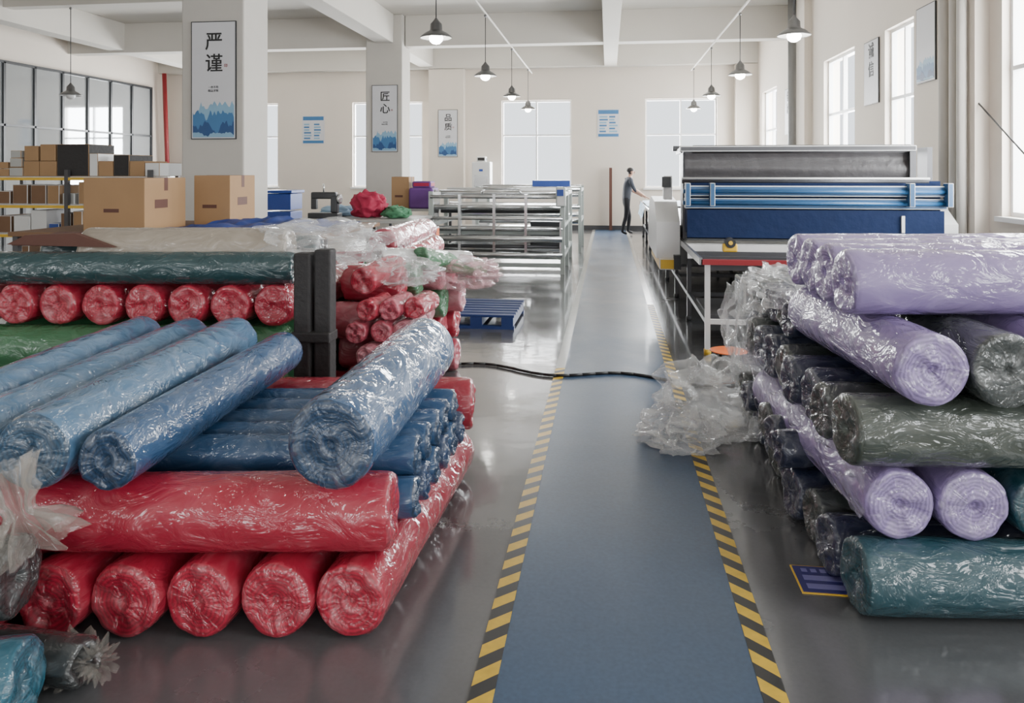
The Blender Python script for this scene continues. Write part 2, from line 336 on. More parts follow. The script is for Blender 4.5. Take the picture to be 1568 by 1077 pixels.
# ------------------------------------------------------------------ posters
def text(par,body,x,z,size,mat,y=-.024,bold=.012):
    cu=D.curves.new('calligraphy','FONT'); cu.body=body; cu.size=size; cu.align_x='CENTER'; cu.align_y='CENTER'; cu.extrude=.001; cu.offset=size*bold
    cu.materials.append(mat)
    o=D.objects.new('calligraphy',cu); o.parent=par; o.location=(x,y,z); o.rotation_euler=(math.radians(90),0,0); COL.objects.link(o)
def poster(w,h,loc,rz,kind,chars='',frame=True):
    m=M(); 
    if frame:
        f=.012
        m.box(-w/2,w/2,-.02,0,0,h,BLACK); m.box(-w/2+f,w/2-f,-.021,-.0195,f,h-f,PAPER)
    else: m.box(-w/2,w/2,-.01,0,0,h,PAPER)
    yf=-.0215
    e=w/2-.025
    if kind=='mountain':
        def ridge(base,amp,mt,y,seed):
            n=40; pts=[(-e,.025)]+[(-e+2*e*k/n, base*h+amp*h*(1-2*abs(noise.noise(Vector((k*.11,seed,0)))))*.6+amp*h*.25*noise.noise(Vector((k*.5,seed+5,0)))) for k in range(n+1)]+[(e,.025)]
            m.prism(pts,'y',y,y+.0006,mt)
        ridge(.235,.14,PB1,yf,1.3); ridge(.15,.16,PB2,yf-.0008,4.1); ridge(.07,.14,PB3,yf-.0016,8.7); ridge(.03,.05,PB1,yf-.0024,2.2)
    elif kind=='notice':
        y=-.012
        m.box(-e,e,y,y+.001,h-.13,h-.02,PB2); m.box(-e,e,y,y+.001,.02,.1,PB2)
        for r in range(6):
            for c in range(2):
                xx=-e+.03+c*(e-.01)
                m.box(xx,xx+e*random.uniform(.5,.85),y,y+.001,.14+r*.08,.14+r*.08+.045,PB1 if (r+c)%2 else PB2)
    ob=m.finish('wall_poster' if kind!='notice' else 'notice_board',origin=(0,0,0),recalc=True)
    ob.location=loc; ob.rotation_euler=(0,0,rz)
    if chars:
        s=w*.40
        for k,c in enumerate(chars): text(ob,c,.01,h*.82-k*s*1.15,s,INK)
        if kind=='mountain':
            text(ob,'一丝不苟',0.0,h*.44,.035,INK,bold=0); text(ob,'精益求精',0.0,h*.41,.035,INK,bold=0)
            text(ob,'印',w*.28,h*.62,.05,REDP)
    return ob
poster(.61,1.51,(-5.0,8.899,2.01),0,'mountain','严谨')
poster(.60,1.51,(-5.0,16.199,2.04),0,'mountain','匠心')
poster(.55,1.31,(-4.4,YB-.301,2.0),0,'mountain','品质')
poster(.67,.81,(-8.42,YB-.001,2.39),0,'notice','',False)
poster(.60,.77,(.01,YB-.001,2.53),0,'notice','',False)
R90=math.radians(-90)
poster(.6,.95,(XR-.001,11.6,2.6),R90,'plain','诚信')
poster(.55,.95,(XR-.001,9.7,2.7),R90,'mountain','')
poster(.6,1.0,(XR-.001,16.7,2.4),R90,'plain','创新')

# ------------------------------------------------------------------ fabric rolls
RM={}
cols=dict(red=(.34,.006,.028),blue=(.016,.072,.175),dblue=(.008,.035,.10),sky=(.055,.14,.25),teal=(.005,.052,.070),lil=(.26,.195,.39),
          char=(.030,.038,.036),olive=(.040,.052,.040),navy=(.010,.016,.045),green=(.035,.15,.06),dteal=(.005,.042,.048),beige=(.34,.29,.23),pink=(.38,.05,.08),white=(.45,.45,.43),pinkl=(.45,.16,.19),tealb=(.014,.10,.15),black=(.022,.025,.025))
fls={'red':.14,'lil':.16,'navy':.22,'char':.24,'teal':.12,'sky':.26,'blue':.20,'dblue':.18,'green':.06,'dteal':.03,'olive':.16,'beige':.1,'tealb':.2,'black':.2}
def rm(c):
    if c not in RM:
        fl=fls.get(c,.3); base=cols[c]
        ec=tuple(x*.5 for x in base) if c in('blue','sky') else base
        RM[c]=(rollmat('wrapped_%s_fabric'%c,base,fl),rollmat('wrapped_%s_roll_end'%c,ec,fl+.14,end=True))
    return RM[c]
cname=dict(red='red',blue='blue',dblue='dark_blue',sky='light_blue',teal='teal',lil='lilac',char='charcoal',olive='olive_grey',navy='navy',green='green',dteal='dark_teal',beige='beige',pink='pink',white='white',pinkl='light_pink',tealb='teal_blue',black='black')
rs=0
def roll(c,p1,p2,r,lump=.018,name=None,taper=1):
    global rs; rs+=1
    a,b=rm(c); p1=Vector(p1);p2=Vector(p2); d=p2-p1; Ln=d.length; sd=rs*7.3
    seg=60; nr=max(6,int(Ln*28))
    bm=bmesh.new(); rings=[]
    def ring(z,rad,pl=0,dz=0):
        R=[]
        for k in range(seg):
            t=2*math.pi*k/seg; ct=math.cos(t); st=math.sin(t)
            v=Vector((ct*1.3,st*1.3,z*2.2+sd))
            q=1+lump*noise.noise(v)*2+lump*.6*noise.noise(v*3.1)+lump*.5*(1-2*abs(noise.noise(Vector((ct*3,st*3,z*9+sd)))))+ (pl*noise.noise(Vector((ct*5,st*5,sd))))
            fr=rad/r
            zz=z+dz*(noise.noise(Vector((ct*2*fr,st*2*fr,sd+3)))*1.4+.5*(.5-abs(noise.noise(Vector((ct*4,st*4,sd+9+fr*1.5))))))
            R.append(bm.verts.new((rad*q*ct,rad*q*st,zz)))
        return R
    capin=[(.0,.022),(.10,.018),(.15,.004),(.28,-.002),(.45,.003),(.62,-.003),(.80,-.005),(.92,-.001),(.98,.010)]
    for f,z in capin[1:]: rings.append(ring(z,r*f,.0,.014*math.sin(math.pi*min(1,f*.95))+.003))
    nc=len(rings)
    for k in range(nr+1):
        z=.024+(Ln-.048)*k/nr
        rings.append(ring(z,r*(1. if 0<k<nr else .995),.012 if k<3 or k>nr-3 else 0,.003))
    for f,z in capin[1:][::-1]: rings.append(ring(Ln-z,r*f,.0,.014*math.sin(math.pi*min(1,f*.95))+.003))
    v0=bm.verts.new((0,0,.024)); v1=bm.verts.new((0,0,Ln-.024))
    nR=len(rings)
    for i in range(nR-1):
        A=rings[i];B=rings[i+1]
        for k in range(seg):
            f=bm.faces.new((A[k],A[(k+1)%seg],B[(k+1)%seg],B[k])); f.smooth=True
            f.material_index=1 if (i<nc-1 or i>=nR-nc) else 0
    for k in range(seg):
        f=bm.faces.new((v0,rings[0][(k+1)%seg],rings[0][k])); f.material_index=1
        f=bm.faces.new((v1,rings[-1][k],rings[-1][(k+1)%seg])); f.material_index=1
    bmesh.ops.recalc_face_normals(bm,faces=bm.faces)
    me=D.meshes.new('fabric_roll'); bm.to_mesh(me); bm.free(); me.materials.append(a); me.materials.append(b)
    ob=D.objects.new(name or (cname[c]+'_fabric_roll'),me); COL.objects.link(ob)
    ob.location=p1; ob.rotation_mode='QUATERNION'; ob.rotation_quaternion=d.to_track_quat('Z','Y')
    return ob
def crumple(name,c,rad,m,sub=5,amp=.35,fs=1.6,seed=0,flat=None,rz=0,dec=.38):
    bm=bmesh.new(); bmesh.ops.create_icosphere(bm,subdivisions=sub,radius=1)
    for v in bm.verts:
        p=v.co.copy(); q=p*fs+Vector((seed,seed*.7,0))
        q=q+.35*Vector((noise.noise(q+Vector((3,1,0))),noise.noise(q+Vector((1,3,0))),noise.noise(q+Vector((0,1,3)))))
        n=0;a=1;f=1
        for o in range(3):
            n+=a*(1-2*abs(noise.noise(q*f))); a*=dec; f*=2.1
        w=Vector((noise.noise(q*1.7+Vector((9,0,0))),noise.noise(q*1.7+Vector((0,9,0))),noise.noise(q*1.7+Vector((0,0,9)))))
        v.co=p*(1+amp*(n-1))+w*amp*.8
        v.co=Vector((v.co.x*rad[0],v.co.y*rad[1],v.co.z*rad[2]))
        if flat is not None and v.co.z+c[2]<flat: v.co.z=flat-c[2]+.002*noise.noise(q*9)+.003
    for f in bm.faces: f.smooth=True
    me=D.meshes.new(name); bm.to_mesh(me); bm.free(); me.materials.append(m)
    o=D.objects.new(name,me); o.location=c; o.rotation_euler=(0,0,rz); COL.objects.link(o); return o

# --- left front pile
U=Vector((.055,1.40,0))
for k in range(8):
    p=Vector((-.874-.256*k,2.43-.034*k,.132)); roll('red',p,p+U,.127)
Tx=Vector((-1.0,-.13,0)).normalized()
roll('red',(-.76,2.57,.385),Vector((-.76,2.57,.385))+Tx*1.42,.132)
for k in range(6):
    y=2.80+.158*k
    p=Vector((-.735+.004*k,y,.336)); roll('dblue' if k%2 else 'blue',p,p+Tx*1.75,.077)
    if k<5:
        p=Vector((-.75+.004*k,y+.079,.470)); roll('blue',p,p+Tx*1.75,.077)
p=Vector((-.70,3.80,.39)); roll('red',p,p+Tx*1.6,.13)
roll('blue',(-.925,2.38,.680),(-.915,3.64,.71),.155)
roll('blue',(-1.67,2.28,.628),(-1.67,3.66,.665),.105)
roll('sky',(-1.91,2.24,.66),(-2.03,3.83,.675),.13)
roll('sky',(-2.20,2.12,.645),(-2.33,3.9,.66),.12)
roll('sky',(-2.47,2.1,.645),(-2.62,3.9,.66),.12)
# far-left foreground bundles
roll('tealb',(-1.66,1.93,.128),(-2.75,1.62,.128),.124)
roll('black',(-1.79,2.06,.355),(-2.98,1.86,.355),.12)
roll('black',(-1.60,2.10,.075),(-2.3,2.16,.075),.072,.08)
def tuft(name,base,tip_r,h,m,axis=(0,0,1),n=90,seed=0,neck=.03,base_r=.11):
    bm=bmesh.new(); prev=None; ax=Vector(axis).normalized(); q=ax.to_track_quat('Z','Y')
    prof=[(base_r,-.11),(base_r*.85,-.08),(base_r*.6,-.045),(neck*1.15,-.015),(neck,0),(neck*1.1,.02),(neck*1.7,h*.3),(tip_r*.6,h*.5),(tip_r*.85,h*.8),(tip_r,h)]
    for r,z in prof:
        R=[]
        for k in range(n):
            t=2*math.pi*k/n
            pl=1+.28*math.sin(t*9+seed+z*6)+.2*math.sin(t*17+2*seed+z*20)+.35*noise.noise(Vector((math.cos(t)*3,math.sin(t)*3,z*8+seed)))
            co=q@Vector((r*pl*math.cos(t),r*pl*math.sin(t),z+.35*r*noise.noise(Vector((math.cos(t)*2,math.sin(t)*2,seed+4)))))
            R.append(bm.verts.new(co))
        if prev:
            for k in range(n):
                f=bm.faces.new((prev[k],prev[(k+1)%n],R[(k+1)%n],R[k])); f.smooth=True
        prev=R
    me=D.meshes.new(name); bm.to_mesh(me); bm.free(); me.materials.append(m)
    o=D.objects.new(name,me); o.location=base; COL.objects.link(o); return o
tuft('twisted_plastic_bag_neck',(-1.80,2.06,.55),.075,.15,FILMB,(-.25,-.1,1),seed=1.,base_r=.13)
tuft('gathered_plastic_bag_end',(-1.585,2.10,.085),.05,.06,FILMB,(1,-.3,.25),seed=3.,base_r=.07,neck=.025)

# --- second pile (left, middle)
m=M()
for y in (4.15,4.8,5.4): m.box(-3.9,-1.95,y-.05,y+.05,0,.11,BROWN)
m.box(-3.9,-1.95,4.05,5.5,.11,.135,BROWN); m.finish('wooden_pallet')
T2=Vector((-1.0,-.12,0)).normalized()
for k in range(5):
    p=Vector((-1.92,4.27+.275*k,.535)); roll('green',p,p+T2*1.9,.134,.01)
    p=Vector((-1.95,4.27+.275*k,.268)); roll('green',p,p+T2*1.9,.132,.01)
for k in range(8):
    p=Vector((-1.985-.262*k,4.19-.025*k,.796)); roll('red',p,p+Vector((.02,1.35,0)),.124)
p=Vector((-1.88,4.27,1.015)); roll('dteal',p,p+T2*1.85,.098,.015)
p=Vector((-2.02,4.52,1.09)); roll('beige',p,p+T2*1.3,.148,.012)
p=Vector((-1.95,4.84,1.045)); roll('dteal',p,p+T2*1.85,.12,.012)
m=M(); m.prism([(-3.75,1.14),(-3.02,1.13),(-3.28,1.215),(-3.62,1.20)],'y',4.20,4.24,BROWN); m.box(-3.75,-3.3,4.24,4.66,1.15,1.165,BROWN,rot=Matrix.Rotation(.10,3,'X')); m.finish('brown_cardboard_sheet')
m=M(); m.box(-1.79,-1.69,4.04,4.14,0,1.13,DARK,bev=.012); m.box(-1.675,-1.575,4.06,4.16,0,1.15,DARK,bev=.012); m.box(-1.80,-1.57,4.03,4.17,.62,.68,DARK,bev=.01); m.finish('black_foam_post')
crumple('crumpled_plastic_wrap',(-1.80,4.5,1.15),(.42,.22,.14),FILM,6,.4,1.6,11)
rowc=[['red','red','pink','red','red','pink'],['red','pink','red','pinkl','red','red'],['pinkl','pink','red','pinkl','green','pinkl'],['red','red','green','pinkl','pink']]
for j,row in enumerate(rowc):
    for k,c in enumerate(row):
        if j>=1 and k==0: continue
        p=Vector((-1.50+.06*k+random.uniform(-.05,.05)+.02*j,4.52+.262*k+(.13 if j%2 else 0),.132+.235*j)); roll(c,p,p+Vector((-.40 if p.y<5.6 else -1.4,-.0,0)),.125)
# small rolls, ends toward the viewer
cc=['red','pinkl','pink','pinkl','red','pinkl','pink','pinkl','pink']
for j in range(4):
    for k in range(3):
        p=Vector((-1.53+.135*k+(.06 if j%2 else 0)+random.uniform(-.01,.01),4.36+.04*k+random.uniform(-.03,.03),.335+.138*j)); roll(cc[(j*3+k*2)%9] if j else 'red',p,p+Vector((.03,.30,0)),.068,.05)
roll('red',(-1.55,4.55,.90),(-1.45,6.1,.98),.09); roll('pink',(-1.80,5.75,1.02),(-1.78,7.1,1.02),.12)
roll('green',(-1.35,5.2,.98),(-1.05,6.0,.80),.08)
roll('white',(-1.60,5.0,1.0),(-1.10,5.75,.90),.07)
crumple('crumpled_plastic_wrap',(-1.15,5.6,.82),(.30,.30,.12),FILMP,5,.4,1.6,5)
crumple('crumpled_plastic_wrap',(-1.35,4.8,.93),(.26,.2,.09),FILM,5,.4,1.6,8)

# --- right pile
E=Vector((.994,.105,0)).normalized(); N=Vector((-.09,1.0,0)).normalized()
p=Vector((.89,2.83,.131)); roll('teal',p,p+E*1.5,.13)
seqs=['navy','char','navy','navy','char','navy','navy','char']
for k in range(8):
    p=Vector((.86-.0*k+random.uniform(-.03,.03),3.08+.235*k,.118)); roll(seqs[k],p,p+E*1.5,.116,.03)
for k,c in enumerate(('lil','lil','teal','lil','teal')):
    p=Vector((1.05+.262*k,2.84+.02*k,.388)); roll(c,p,p+N*1.45,.127)
p=Vector((.87,2.88,.645)); roll('olive',p,p+E*1.5,.13)
for k in range(8):
    p=Vector((.86+random.uniform(-.03,.03),3.13+.225*k,.63+.0*k)); roll(seqs[(k+1)%8],p,p+E*1.5,.112,.03)
for k in range(6):
    p=Vector((.80+random.uniform(-.03,.03),3.75+.2*k-.2,.32)); roll(seqs[(k+2)%8],p,p+E*.16,.085,.03)
for k in range(5):
    p=Vector((.92+random.uniform(-.03,.03),4.0+.21*k,.83)); roll(seqs[k],p,p+E*1.45,.095,.03)
for k,c in enumerate(('lil','char','lil','char')):
    p=Vector((1.13+.262*k,2.76+.02*k,.90)); roll(c,p,p+N*1.15,.13)
for k in range(4):
    p=Vector((.93-.0*k,3.10+.255*k,1.16)); roll('lil',p,p+E*1.5,.128)
crumple('hanging_plastic_wrap',(1.00,4.55,.93),(.15,.5,.10),FILM,6,.4,1.6,21)
crumple('hanging_plastic_wrap',(.88,4.78,.55),(.14,.3,.34),FILM,6,.42,1.6,25)
crumple('plastic_wrap_heap',(.68,4.75,.15),(.36,.36,.23),FILM,6,.42,1.5,31,flat=0.006)
crumple('plastic_wrap_heap',(.42,4.45,.08),(.24,.25,.13),FILM,6,.42,1.5,37,flat=0.006)
def sheet(name,p00,p10,p01,p11,m,nu=40,nv=14,amp=.03,seed=0,sag=0):
    bm=bmesh.new(); G=[]
    for i in range(nu+1):
        R=[]
        for j in range(nv+1):
            u=i/nu;v=j/nv
            p=Vector(p00)*(1-u)*(1-v)+Vector(p10)*u*(1-v)+Vector(p01)*(1-u)*v+Vector(p11)*u*v
            q=Vector((u*8,v*4,seed))
            p+=Vector((noise.noise(q),noise.noise(q+Vector((5,5,5))),noise.noise(q*1.7)))*amp; p.z-=sag*math.sin(math.pi*u)
            R.append(bm.verts.new(p))
        G.append(R)
    for i in range(nu):
        for j in range(nv):
            f=bm.faces.new((G[i][j],G[i+1][j],G[i+1][j+1],G[i][j+1])); f.smooth=True
    me=D.meshes.new(name); bm.to_mesh(me); bm.free(); me.materials.append(m)
    o=D.objects.new(name,me); COL.objects.link(o); return o
sheet('loose_film_strip',(.93,2.82,.32),(.80,4.6,.48),(.93,2.86,.50),(.82,4.6,.60),FILML,nu=90,amp=.05,seed=2)
sheet('loose_film_strip',(1.02,2.80,.92),(.92,4.3,.86),(1.05,2.82,1.02),(.94,4.3,.96),FILML,nu=90,amp=.04,seed=4)
m=M(); m.box(.73,.97,2.92,3.12,0.0,.004,YEL); m.box(.736,.964,2.926,3.114,.004,.0055,SIGN)
for k in range(2): m.box(.76,.94,2.95+.06*k,2.985+.06*k,.0055,.006,SIGNT)
for j in range(5): m.box(.765+.036*j,.765+.036*j+.022,3.07,3.095,.0055,.006,SIGNT)
m.finish('floor_sign')
pts=[(-1.3+.1*k,5.95+.10*math.sin(k*.55)-.012*k,.013) for k in range(26)]
M().tube(pts,.012,CABLE).finish('floor_cable')

# ------------------------------------------------------------------ blue pallet
m=M()
for k in range(7): m.box(-1.75,-.94,7.40+.14*k,7.50+.14*k,.12,.145,PALLET,bev=.004)
for x in (-1.72,-1.36,-1.04): m.box(x-.03,x+.09,7.40,8.34,.03,.12,PALLET)
m.box(-1.75,-.94,7.40,7.47,0,.03,PALLET); m.box(-1.75,-.94,8.25,8.34,0,.03,PALLET); m.finish('blue_pallet')

# ------------------------------------------------------------------ inspection machine (centre)
m=M()
x0,x1=-2.79,-.70
for x in (x0,x1):
    for y in (11.5,12.6,13.8): m.box(x-.035,x+.035,y-.035,y+.035,0,1.28,SAGE)
    m.box(x-.03,x+.03,11.5,13.8,.25,.31,SAGE); m.box(x-.03,x+.03,11.5,13.8,.72,.78,SAGE); m.box(x-.03,x+.03,11.5,13.8,1.2,1.26,WHITE)
    m.prism([(11.45,.30),(11.75,.30),(12.3,1.24),(11.9,1.3),(11.45,.9)],'x',x-.045,x-.02,STEEL)
for y,z,r,mm in ((11.45,1.20,.03,STEEL),(11.62,1.03,.04,STEEL),(11.45,.86,.025,STEEL),(11.5,.70,.04,STEEL),(11.42,.55,.05,STEEL),(11.5,.42,.03,DSTEEL),(11.4,.30,.04,STEEL),(12.1,1.24,.05,STEEL),(12.7,1.28,.04,WHITE),(12.2,.95,.05,DSTEEL),(12.9,1.0,.06,STEEL),(12.0,.62,.05,STEEL),(12.3,.3,.06,STEEL),(13.3,1.15,.05,STEEL),(13.7,.8,.05,STEEL)):
    m.cyl((x0,y,z),(x1,y,z),r,mm,14)
m.box(x0,x1,11.6,11.63,.60,.68,SAGE); m.box(x0+.1,x1-.1,11.9,12.9,1.02,1.05,STEEL)
m.box(x0,x1,11.48,11.56,.10,.16,SAGE); m.box(x0,x1,13.76,13.84,1.2,1.28,SAGE); m.box(x0,x1,12.55,12.65,.1,.16,SAGE)
m.box(x0+.1,x1-.1,13.0,13.5,.30,.62,STEEL); m.box(x1-.6,x1-.05,12.4,12.8,.35,.75,BLACK)
m.tube([(-2.0,11.6,1.2),(-1.95,11.55,1.33),(-1.4,11.55,1.33),(-1.35,11.6,1.2)],.02,STEEL)
for x in (x0+.45,x0+1.0,x0+1.5): m.box(x,x+.04,11.42,11.52,.28,1.24,STEEL)
m.box(x1-.10,x1+.05,11.4,11.52,1.05,1.36,WHITE,bev=.02); m.box(x1-.08,x1+.02,11.39,11.40,1.22,1.32,BPLAS)
m.finish('fabric_inspection_machine')
m=M(); x0,x1=-2.6,-.55
for x in (x0,x1):
    for y in (14.6,16.0): m.box(x-.03,x+.03,y-.03,y+.03,0,1.3,SAGE)
    m.box(x-.03,x+.03,14.6,16,1.2,1.26,SAGE); m.box(x-.03,x+.03,14.6,16,.6,.66,SAGE)
for y,z in ((14.6,1.25),(14.6,.9),(14.8,.6),(15.3,1.28),(16,1.1),(15.5,.7)): m.cyl((x0,y,z),(x1,y,z),.05,STEEL)
m.box(-1.5,-.75,14.7,15.1,1.28,1.42,BPLAS); m.finish('fabric_winding_machine')

# ------------------------------------------------------------------ spreading machine + table (right)
m=M()
m.box(.80,3.35,7.70,18.6,.80,.85,TABLE); m.box(.79,3.36,6.48,6.52,.80,.845,REDP); m.box(.775,.80,6.48,18.6,.80,.86,STEEL); m.box(3.33,3.36,6.54,7.7,.80,.85,STEEL)
for y in (6.95,7.35): m.box(.80,3.34,y,y+.05,.78,.82,DSTEEL)
m.box(.80,3.34,7.64,7.70,.72,.86,WHITE)
for x in (1.5,2.2,2.9): m.box(x,x+.04,6.54,7.64,.74,.78,DSTEEL)
m.box(.88,3.2,6.7,7.6,.29,.33,DSTEEL); m.box(1.2,1.6,6.8,7.3,.33,.62,BLACK,bev=.02); m.box(1.9,2.5,6.9,7.4,.33,.6,REDP,bev=.02)
for k in range(9):
    y=6.62+1.47*k
    for x in (.86,2.0,3.25):
        m.box(x-.022,x+.022,y-.022,y+.022,.05,.80,WHITE if k==0 else DSTEEL); m.cyl((x,y,0),(x,y,.05),.032,YEL if k==0 else BLACK,10)
    m.box(.86,3.25,y-.02,y+.02,.27,.31,WHITE if k==0 else DSTEEL); m.box(.86,3.25,y-.02,y+.02,.74,.80,DSTEEL)
for x in (.86,3.25): m.box(x-.02,x+.02,6.6,18.4,.27,.31,DSTEEL)
m.box(.9,3.2,9.5,18.4,.40,.43,DSTEEL)
m.finish('cutting_table')
m=M()
hp=[(8.15,.66),(9.75,.66),(9.8,1.0),(9.55,1.22),(9.1,1.30),(8.5,1.26),(8.15,1.05)]
m.prism(hp,'x',.52,.77,WHITE); m.prism(hp,'x',3.37,3.58,WHITE)
m.box(.55,.77,8.1,9.6,.54,.66,YEL,bev=.01); m.box(.70,.77,8.05,8.16,.55,.7,BLACK)
for x in (.80,3.28): m.box(x,x+.05,8.15,8.4,.87,1.85,DSTEEL)
m.box(.76,3.14,8.05,8.13,1.81,1.87,DSTEEL,bev=.01); m.box(.76,3.14,8.9,8.98,1.84,1.90,DSTEEL)
m.box(.80,.86,8.1,8.98,1.80,1.86,DSTEEL); m.box(3.08,3.14,8.1,8.98,1.80,1.86,DSTEEL)
m.box(3.08,3.14,8.07,8.15,1.45,1.82,DSTEEL)
m.cyl((.9,8.12,1.835),(3.1,8.12,1.835),.045,GREYF,18)
n=24
for k in range(n):
    z0=1.82-.30*k/n; z1=1.82-.30*(k+1)/n
    f=lambda z:.012*math.sin(z*30)+.012*math.sin(z*17)
    m.poly([(.82,8.12+f(z0),z0),(3.08,8.12+f(z0+.2),z0),(3.08,8.12+f(z1+.2),z1),(.82,8.12+f(z1),z1)],GREYF)
m.cyl((.78,8.02,1.525),(3.25,8.02,1.525),.012,WHITE)
m.cyl((.78,8.06,1.50),(3.25,8.06,1.50),.03,DSTEEL)
m.box(.80,3.40,7.94,8.02,1.34,1.45,BLUEP,bev=.01); m.cyl((.78,7.92,1.39),(3.42,7.92,1.39),.022,BLUEP)
m.box(.80,3.40,7.96,8.04,1.21,1.32,BLUEP,bev=.01); m.cyl((.78,7.94,1.27),(3.38,7.94,1.27),.022,BLUEP)
m.box(.82,3.36,8.04,8.08,1.18,1.50,NAVY)
for x in (.80,1.05,3.0,3.36): m.box(x,x+.05,7.86,7.98,1.24,1.48,BLUEP,bev=.005)
m.cyl((.82,8.03,1.08),(3.34,8.03,1.08),.125,NAVY,26); m.box(.82,3.34,7.90,7.94,.90,1.20,NAVY)
m.box(.82,3.34,7.90,8.05,.88,.91,BLACK); m.box(2.93,2.96,7.88,7.90,.98,1.15,WHITE)
m.box(.78,3.36,8.4,9.6,.87,1.0,DSTEEL); m.box(.62,.72,8.5,8.6,1.28,1.55,WHITE,bev=.01); m.box(.60,.70,8.46,8.50,1.42,1.54,BLACK)
m.finish('fabric_spreading_machine')
m=M(); m.box(1.10,1.24,7.34,7.42,.82,.90,YEL,bev=.015); m.cyl((1.17,7.33,.91),(1.17,7.42,.91),.05,BLACK,18); m.cyl((1.17,7.32,.91),(1.17,7.43,.91),.02,YEL,12); m.finish('tape_dispenser')
m=M(); m.lathe([(0,.40),(.14,.41),(.155,.425),(.14,.44),(0,.445)],(1.03,6.9,0),ORG)
for a in range(4): m.cyl((1.03+.10*math.cos(a*1.57+.8),6.9+.10*math.sin(a*1.57+.8),.41),(1.03+.15*math.cos(a*1.57+.8),6.9+.15*math.sin(a*1.57+.8),0),.012,DSTEEL,8)
o=m.finish('orange_stool'); o.scale=(1,1,.3); o.location=(.98,6.25,0)
sheet('pale_blue_cloth',(.82,15.5,.875),(.82,18.3,.89),(2.6,15.5,.90),(2.6,18.3,.88),LBLUE,amp=.015)
sheet('pale_blue_cloth',(.77,15.8,.87),(.77,18.0,.88),(.70,15.9,.55),(.72,17.9,.60),LBLUE,amp=.03,seed=3)

# ------------------------------------------------------------------ back area objects
m=M(); m.box(-3.62,-3.12,19.5,19.9,0,1.86,WHITE,bev=.03); m.box(-3.55,-3.19,19.49,19.5,1.1,1.5,STEEL); m.box(-3.5,-3.24,19.44,19.5,.95,1.02,BLACK); m.box(-3.5,-3.25,19.55,19.8,1.86,2.0,DARK,bev=.03); m.box(-3.42,-3.32,19.485,19.5,1.6,1.66,BPLAS); m.finish('water_dispenser')
m=M(); m.box(.03,.11,20.25,20.33,0,1.7,BROWN); m.finish('wooden_plank')
def table(name,x0,x1,y0,y1,z,top,leg):
    m=M(); m.box(x0,x1,y0,y1,z-.04,z,top,bev=.004)
    for x in (x0+.05,x1-.05):
        for y in (y0+.05,y1-.05): m.box(x-.025,x+.025,y-.025,y+.025,0,z-.04,leg)
    m.box(x0+.05,x1-.05,y0+.04,y0+.06,.3,.34,leg); m.box(x0+.05,x1-.05,y1-.06,y1-.04,.3,.34,leg); m.finish(name)
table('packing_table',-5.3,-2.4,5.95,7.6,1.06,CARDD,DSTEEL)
def carton(x0,x1,y0,y1,z0,z1,c=CARD,rz=0,name='cardboard_box',side=None):
    m=M(); m.box(x0,x1,y0,y1,z0,z1,c,bev=.006); xm=(x0+x1)/2
    m.box(x0+.002,x1-.002,(y0+y1)/2-.03,(y0+y1)/2+.03,z1,z1+.0015,BROWN)
    m.box(x1,x1+.001,(y0+y1)/2-.03,(y0+y1)/2+.03,z1-.12,z1,BROWN)
    m.box(xm-.1,xm+.05,y0-.001,y0,z0+(z1-z0)*.35,z0+(z1-z0)*.42,BROWN); m.box(x1,x1+.001,y0+.15,y0+.35,z0+.2,z0+.28,BROWN)
    o=m.finish(name); o.rotation_euler=(0,0,rz); return o
carton(-4.72,-4.12,6.15,6.80,1.06,1.54)
carton(-4.08,-3.70,6.88,7.40,1.06,1.56)
sheet('blue_cloth',(-3.95,6.15,1.085),(-2.5,6.15,1.085),(-3.65,7.3,1.12),(-2.5,7.3,1.08),mat('royal_cloth',(.012,.035,.18),.6),amp=.05,seed=8)
m=M(); X0,X1,Ya,Yb=-8.05,-5.75,8.7,9.3
for x in (X0,(X0+X1)/2,X1):
    for y in (Ya,Yb): m.box(x-.025,x+.025,y-.025,y+.025,0,1.62,DSTEEL)
for z in (.35,.78,1.16,1.52):
    m.box(X0,X1,Ya-.02,Ya+.02,z-.035,z,YEL); m.box(X0,X1,Yb-.02,Yb+.02,z-.035,z,YEL); m.box(X0,X1,Ya,Yb,z,z+.015,STEEL)
m.finish('storage_rack')
m=M(); 
for z in (.365,.795,1.175):
    x=X0+.08
    while x<X1-.35:
        w=random.uniform(.10,.24); m.box(x,x+w,Ya+.05,Yb-.08,z,z+random.uniform(.10,.30),random.choice([CARD,CARDD,CARD,WHITE,TABLE,BPLAS]),bev=.006); x+=w+random.uniform(.01,.06)
m.finish('shelf_cartons')
m=M(); x=X0+.05
for w,hs,c in ((.22,(.10,.09),CARD),(.20,(.12,.12,.1),TABLE),(.22,(.2,.2),CARD),(.24,(.2,.22),CARD),(.45,(.42,),DARK),(.12,(.3,),WHITE),(.2,(.2,),CARD),(.22,(.28,),DARK),(.2,(.2,),CARD),(.2,(.18,),WHITE)):
    if x+w>X1+.1: break
    z=1.536
    for k,h in enumerate(hs):
        m.box(x+.01*k,x+w-.015*k,Ya+.05,Yb-.05,z,z+h-.004,c,bev=.006); z+=h
    x+=w+.008
m.finish('stacked_boxes')
M().box(-8.9,-8.86,8.2,8.24,0,1.7,DSTEEL).box(-8.7,-8.66,8.2,8.24,0,1.7,DSTEEL).box(-8.86,-8.7,8.2,8.24,.5,.54,DSTEEL).box(-8.86,-8.7,8.2,8.24,1.5,1.54,DSTEEL).finish('metal_rack_frame')
table('work_table',-4.45,-2.7,9.9,11.2,.92,TABLE,DSTEEL)
